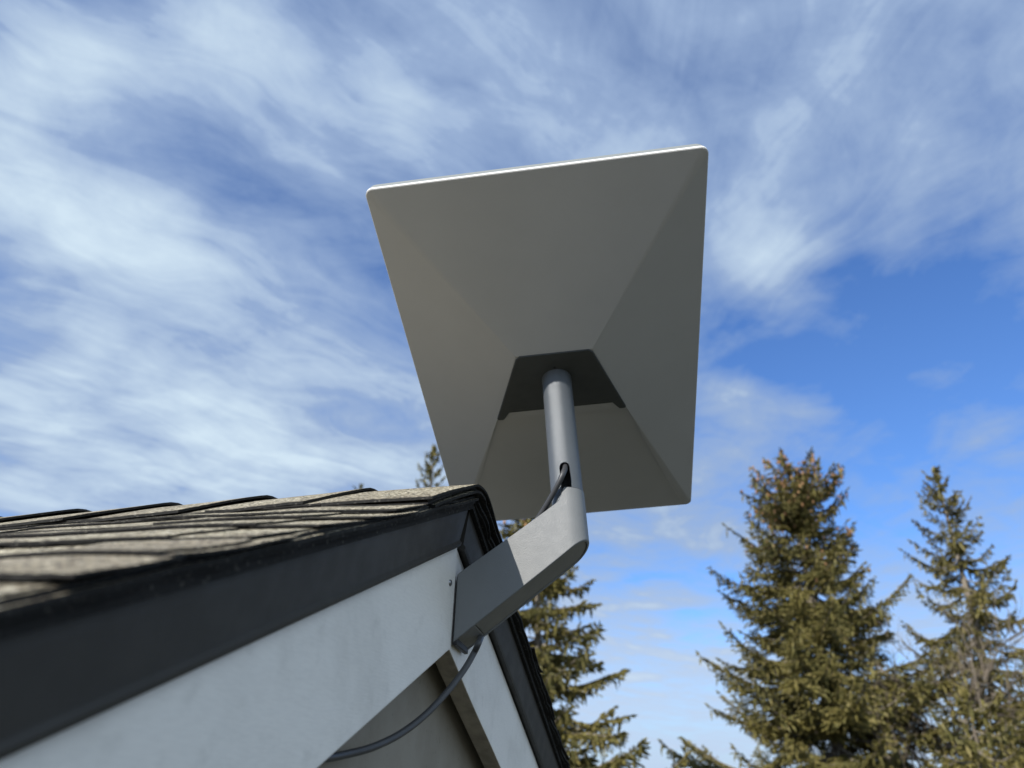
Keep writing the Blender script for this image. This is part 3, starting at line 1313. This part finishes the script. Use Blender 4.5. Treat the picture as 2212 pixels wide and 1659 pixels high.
F_OL = mat_foliage('spruce needles', (0.20, 0.175, 0.052), (0.125, 0.12, 0.042), (0.27, 0.225, 0.085))
F_OD = mat_foliage('darker spruce needles', (0.17, 0.15, 0.06), (0.115, 0.112, 0.05), (0.23, 0.195, 0.085))
M_BARK = mat_bark('grey bark', (0.34, 0.30, 0.24), (0.18, 0.15, 0.12))
M_CONE = mat_plain('tan cones', (0.34, 0.19, 0.09), 0.8, 0, 0.3, 8)
M_TWIG = mat_bark('bare twigs', (0.26, 0.22, 0.17), (0.17, 0.14, 0.11))


def spruce(name, label, base, height, radius, seed, shape=0.8, leaf=F_OL, density=1.0, cones=0.0, gap=0.15, lean=(0, 0), tops=1, group='spruce trees behind the house', droop=0.25, zlow=0.10, bias=None, step=0.34):
    rg = np.random.RandomState(seed)
    root = empty(name, base)
    tag(root, label, 'tree', group)
    bx, by = base.x, base.y
    tip = np.array([bx + lean[0] * height, by + lean[1] * height, height])
    bot = np.array([bx, by, 0.0])
    def axis(t):
        w = 0.012 * height * np.array([math.sin(t * 7 + seed), math.cos(t * 5 + seed), 0]) * t * (1 - t)
        return bot + (tip - bot) * t + w
    tv, tf = [], []
    def addtube(P, Rr, seg):
        v_, f_ = tube_mesh(P, Rr, seg, False)
        o_ = len(tv)
        tv.extend(v_)
        tf.extend([tuple(a + o_ for a in q) for q in f_])
    ts = np.linspace(0, 1, 24)
    addtube([Vector(axis(t)) for t in ts], [0.013 * height * (1 - t) ** 0.8 + 0.012 for t in ts], 8)
    LV, LF = [], []
    CV, CF = [], []
    cnt = [0]
    quads = []
    def spray(p, d, L, w, up):
        """a few crossed long narrow faces along a twig"""
        quads.append((p, d, L, w, up))
    cone_list = []
    z = zlow
    while z < 0.985:
        t = z
        prof = (1 - t) ** shape
        rad = radius * prof * (1 + 0.30 * min(1, max(0, (0.47 - t) / 0.15))) + 0.10
        nb = 4 + rg.randint(0, 3)
        a0 = rg.uniform(0, 6.28)
        for b_i in range(nb):
            if rg.rand() < gap:
                continue
            az = a0 + 6.283 * b_i / nb + rg.uniform(-0.35, 0.35)
            L = rad * rg.uniform(0.5, 1.12)
            if rg.rand() < 0.12:
                L *= 1.18
            if bias is not None:
                L *= 1 + bias[1] * max(0, math.cos(az - bias[0]))
            L = max(L, 0.2)
            st = axis(min(1, t + rg.uniform(-0.016, 0.016)))
            hd = np.array([math.cos(az), math.sin(az), 0.0])
            rise = (0.55 * max(0, t - 0.72) / 0.28) + rg.uniform(-0.20, 0.22) - 0.02
            ns = max(4, int(L / 0.16))
            pts = []
            for q in range(ns + 1):
                s = q / ns
                zz = L * (rise * s - droop * s * (1 - s) * 1.6 - 0.04 * s + 0.11 * s ** 3 + 0.03 * math.sin(s * 7 + az * 5))
                sd = 0.05 * L * math.sin(s * 5 + az * 3)
                pts.append(st + hd * (L * s * 0.97) + np.array([-hd[1], hd[0], 0]) * sd + np.array([0, 0, zz]))
            addtube([Vector(p) for p in pts], [0.008 + 0.011 * L * (1 - i_ / ns) for i_ in range(ns + 1)], 4)
            sidev = np.array([-hd[1], hd[0], 0.0])
            for q in range(1, ns + 1):
                s = q / ns
                if s < 0.16:
                    continue
                p = pts[q]
                dirl = pts[q] - pts[q - 1]
                dirl /= np.linalg.norm(dirl) + 1e-9
                bw = (0.55 * L * (1 - s) ** 0.7 * min(1, s * 2.2) + 0.16) * 0.62
                bw = min(bw, 0.75)
                kk = max(1, int(round(density * 2.6)))
                for sd in (-1, 1):
                    for _ in range(kk):
                        if rg.rand() < 0.12:
                            continue
                        ln = bw * rg.uniform(0.55, 1.2)
                        dd = dirl * rg.uniform(0.3, 0.9) + sidev * sd * rg.uniform(0.5, 1.0) + np.array([0, 0, rg.uniform(-0.55, 0.05)])
                        dd /= np.linalg.norm(dd)
                        nn = max(1, int(ln / 0.11))
                        pp = p + dirl * rg.uniform(-0.08, 0.08)
                        for m2 in range(nn):
                            spray(pp + dd * (ln * m2 / nn), dd + np.array([0, 0, -0.10 * m2]) + rg.uniform(-0.22, 0.22, 3), ln / nn * 1.3, 0.026, 0)
                # hanging twigs
                if rg.rand() < 0.55 * density:
                    spray(p, np.array([rg.uniform(-.3, .3), rg.uniform(-.3, .3), -1.0]), rg.uniform(0.12, 0.46), 0.034, 1)
                if rg.rand() < 0.5:
                    spray(p, dirl + rg.uniform(-0.3, 0.3, 3), 0.24, 0.036, 1)
            if cones > 0 and t > 0.70:
                for _ in range(rg.poisson(cones * (0.1 + 3.4 * max(0, t - 0.72) / 0.28))):
                    q = rg.randint(max(1, int(ns * 0.5)), ns + 1)
                    cone_list.append(pts[q] + rg.uniform(-0.16, 0.16, 3))
        z += (step / height) * rg.uniform(0.7, 1.3)
    # tip sprays
    for _ in range(14):
        spray(axis(rg.uniform(0.965, 0.995)), np.array([rg.uniform(-.5, .5), rg.uniform(-.5, .5), 1]), 0.28, 0.06, 1)
    if tops > 1:                              # secondary leaders give a blunt top
        for k in range(tops):
            a = rg.uniform(0, 6.28)
            st = axis(rg.uniform(0.80, 0.90))
            ln = height * rg.uniform(0.04, 0.075)
            dd = np.array([math.cos(a) * 0.75, math.sin(a) * 0.75, 1.0])
            dd /= np.linalg.norm(dd)
            addtube([Vector(st + dd * ln * q / 5) for q in range(6)], [0.03 * (1 - q / 6) + 0.01 for q in range(6)], 4)
            for q in range(70):
                s = rg.uniform(0.1, 1)
                az = rg.uniform(0, 6.28)
                spray(st + dd * ln * s, np.array([math.cos(az), math.sin(az), rg.uniform(-0.3, 0.6)]), rg.uniform(0.2, 0.5) * (1.3 - s), 0.06, 1)
            for q in range(int(7 * min(1, cones))):
                cone_list.append(st + dd * ln * rg.uniform(0.3, 1) + rg.uniform(-.2, .2, 3))
    P = np.array([q[0] for q in quads])
    Dv = np.array([q[1] for q in quads])
    Dv /= np.linalg.norm(Dv, axis=1)[:, None]
    Ls = np.array([q[2] for q in quads])
    Ws = np.array([q[3] for q in quads]) * rg.uniform(0.7, 1.3, len(quads))
    allv = []
    N = len(quads)
    r1 = rg.normal(size=(N, 3))
    s1 = np.cross(Dv, r1)
    s1 /= np.linalg.norm(s1, axis=1)[:, None]
    s2 = np.cross(Dv, s1)
    E_ = P + Dv * Ls[:, None]
    Mi = P + Dv * (Ls * 0.5)[:, None]
    for s_ in (s1, s2):
        allv.append(np.stack([P, Mi + s_ * Ws[:, None], E_, Mi - s_ * Ws[:, None]], axis=1))
    VV = np.concatenate(allv).reshape(-1, 3)
    nf = len(VV) // 4
    me = bpy.data.meshes.new('crown')
    me.vertices.add(len(VV))
    me.vertices.foreach_set('co', VV.astype(np.float32).ravel())
    me.loops.add(nf * 4)
    me.loops.foreach_set('vertex_index', np.arange(nf * 4, dtype=np.int32))
    me.polygons.add(nf)
    me.polygons.foreach_set('loop_start', (np.arange(nf) * 4).astype(np.int32))
    me.update(calc_edges=True)
    link('crown', me, leaf, root)
    from_py('trunk', tv, tf, M_BARK, root, True)
    if cone_list:
        cv, cf = [], []
        for p in cone_list:
            L_ = rg.uniform(0.12, 0.18)
            r_ = 0.036
            o_ = len(cv)
            cv.append(tuple(p))
            for lvl, rr in ((0.3, 1.0), (0.7, 0.8)):
                for k in range(5):
                    a = 6.283 * k / 5
                    cv.append((p[0] + r_ * rr * math.cos(a), p[1] + r_ * rr * math.sin(a), p[2] - L_ * lvl))
            cv.append((p[0], p[1], p[2] - L_))
            for k in range(5):
                k2 = (k + 1) % 5
                cf.append((o_, o_ + 1 + k2, o_ + 1 + k))
                cf.append((o_ + 1 + k, o_ + 1 + k2, o_ + 6 + k2, o_ + 6 + k))
                cf.append((o_ + 6 + k, o_ + 6 + k2, o_ + 11))
        co2 = from_py('cones', cv, cf, M_CONE, root, True)
        co2["kind"] = 'stuff'
    return root, nf


tot_q = 0
def T_(px, py, dist, *a, **k):
    global tot_q
    b_, h_ = place(px, py, dist)
    r, n_ = spruce('spruce_tree', a[0], b_, h_, a[1], a[2], **k)
    tot_q += n_


T_(1705, 1010, 25, 'broad dense spruce with a blunt top hung with tan cones, right of the dish', 4.5, 5, shape=0.42, density=1.7, cones=3.2, gap=0.05, tops=9, lean=(0.0, 0.0), droop=0.30, step=0.20)
T_(2018, 1016, 27, 'slender open spruce with a pointed tip and gaps between its branches', 4.6, 8, shape=0.85, density=1.4, cones=0.0, gap=0.25, step=0.27, droop=0.38, leaf=F_OL)
T_(1165, 1030, 17, 'spruce standing behind the gable arm, its drooping branches reaching right', 3.1, 17, shape=0.62, density=1.8, cones=0.8, gap=0.05, droop=0.15, step=0.26)
T_(937, 966, 24, 'spruce tip showing between the roof ridge and the left edge of the dish', 3.0, 21, shape=0.9, density=0.9, cones=0.0, gap=0.15)
T_(780, 1047, 30, 'small distant tree tip just above the middle of the roof ridge', 2.6, 25, shape=0.9, density=0.8, gap=0.2, leaf=F_OD)
T_(2290, 1330, 24, 'spruce at the right border with only its left branches in view', 3.9, 31, shape=0.70, density=1.4, gap=0.15)
T_(2085, 1500, 20, 'low olive spruce in the lower right corner in front of the slender one', 3.0, 37, shape=0.55, density=1.5, gap=0.10)


# bare shrub between the big and the slender spruce
def bare_tree(base, height, seed):
    rg = random.Random(seed)
    root = empty('bare_tree', base)
    tag(root, 'leafless twiggy tree between the broad spruce and the slender one', 'tree')
    tv, tf, kv, kf = [], [], [], []
    def put(P, Rr, seg, main):
        V_, F_ = (tv, tf) if main else (kv, kf)
        v_, f_ = tube_mesh(P, Rr, seg, False)
        o_ = len(V_)
        V_.extend(v_)
        F_.extend([tuple(a + o_ for a in q) for q in f_])
    def grow(p, d, L, r, lev):
        n_ = 6
        P = [p]
        dd = d.copy()
        for i in range(n_):
            dd = (dd + Vector((rg.uniform(-.12, .12), rg.uniform(-.12, .12), rg.uniform(-0.02, .10)))).normalized()
            P.append(P[-1] + dd * L / n_)
        put(P, [r * (1 - 0.6 * i / n_) for i in range(n_ + 1)], 6 if lev == 0 else 3, lev == 0)
        if lev < 4:
            for _ in range((9, 7, 5, 4)[lev]):
                i = rg.randint(1 if lev else 2, n_)
                a = rg.uniform(0, 6.28)
                t = (P[i] - P[i - 1]).normalized()
                s = t.orthogonal().normalized()
                s.rotate(Matrix.Rotation(a, 3, t))
                nd = (t * rg.uniform(0.6, 1.1) + s * rg.uniform(0.4, 0.9)).normalized()
                grow(P[i], nd, L * rg.uniform(0.42, 0.68), max(0.0065, r * 0.5), lev + 1)
    grow(Vector(base), Vector((0, 0, 1)), height * 0.55, 0.09, 0)
    from_py('trunk', tv, tf, M_TWIG, root, True)
    from_py('crown', kv, kf, M_TWIG, root, False)


bb, hh = place(1985, 1290, 26)
bare_tree(bb, hh * 1.0, 4)
print('crown faces', tot_q)
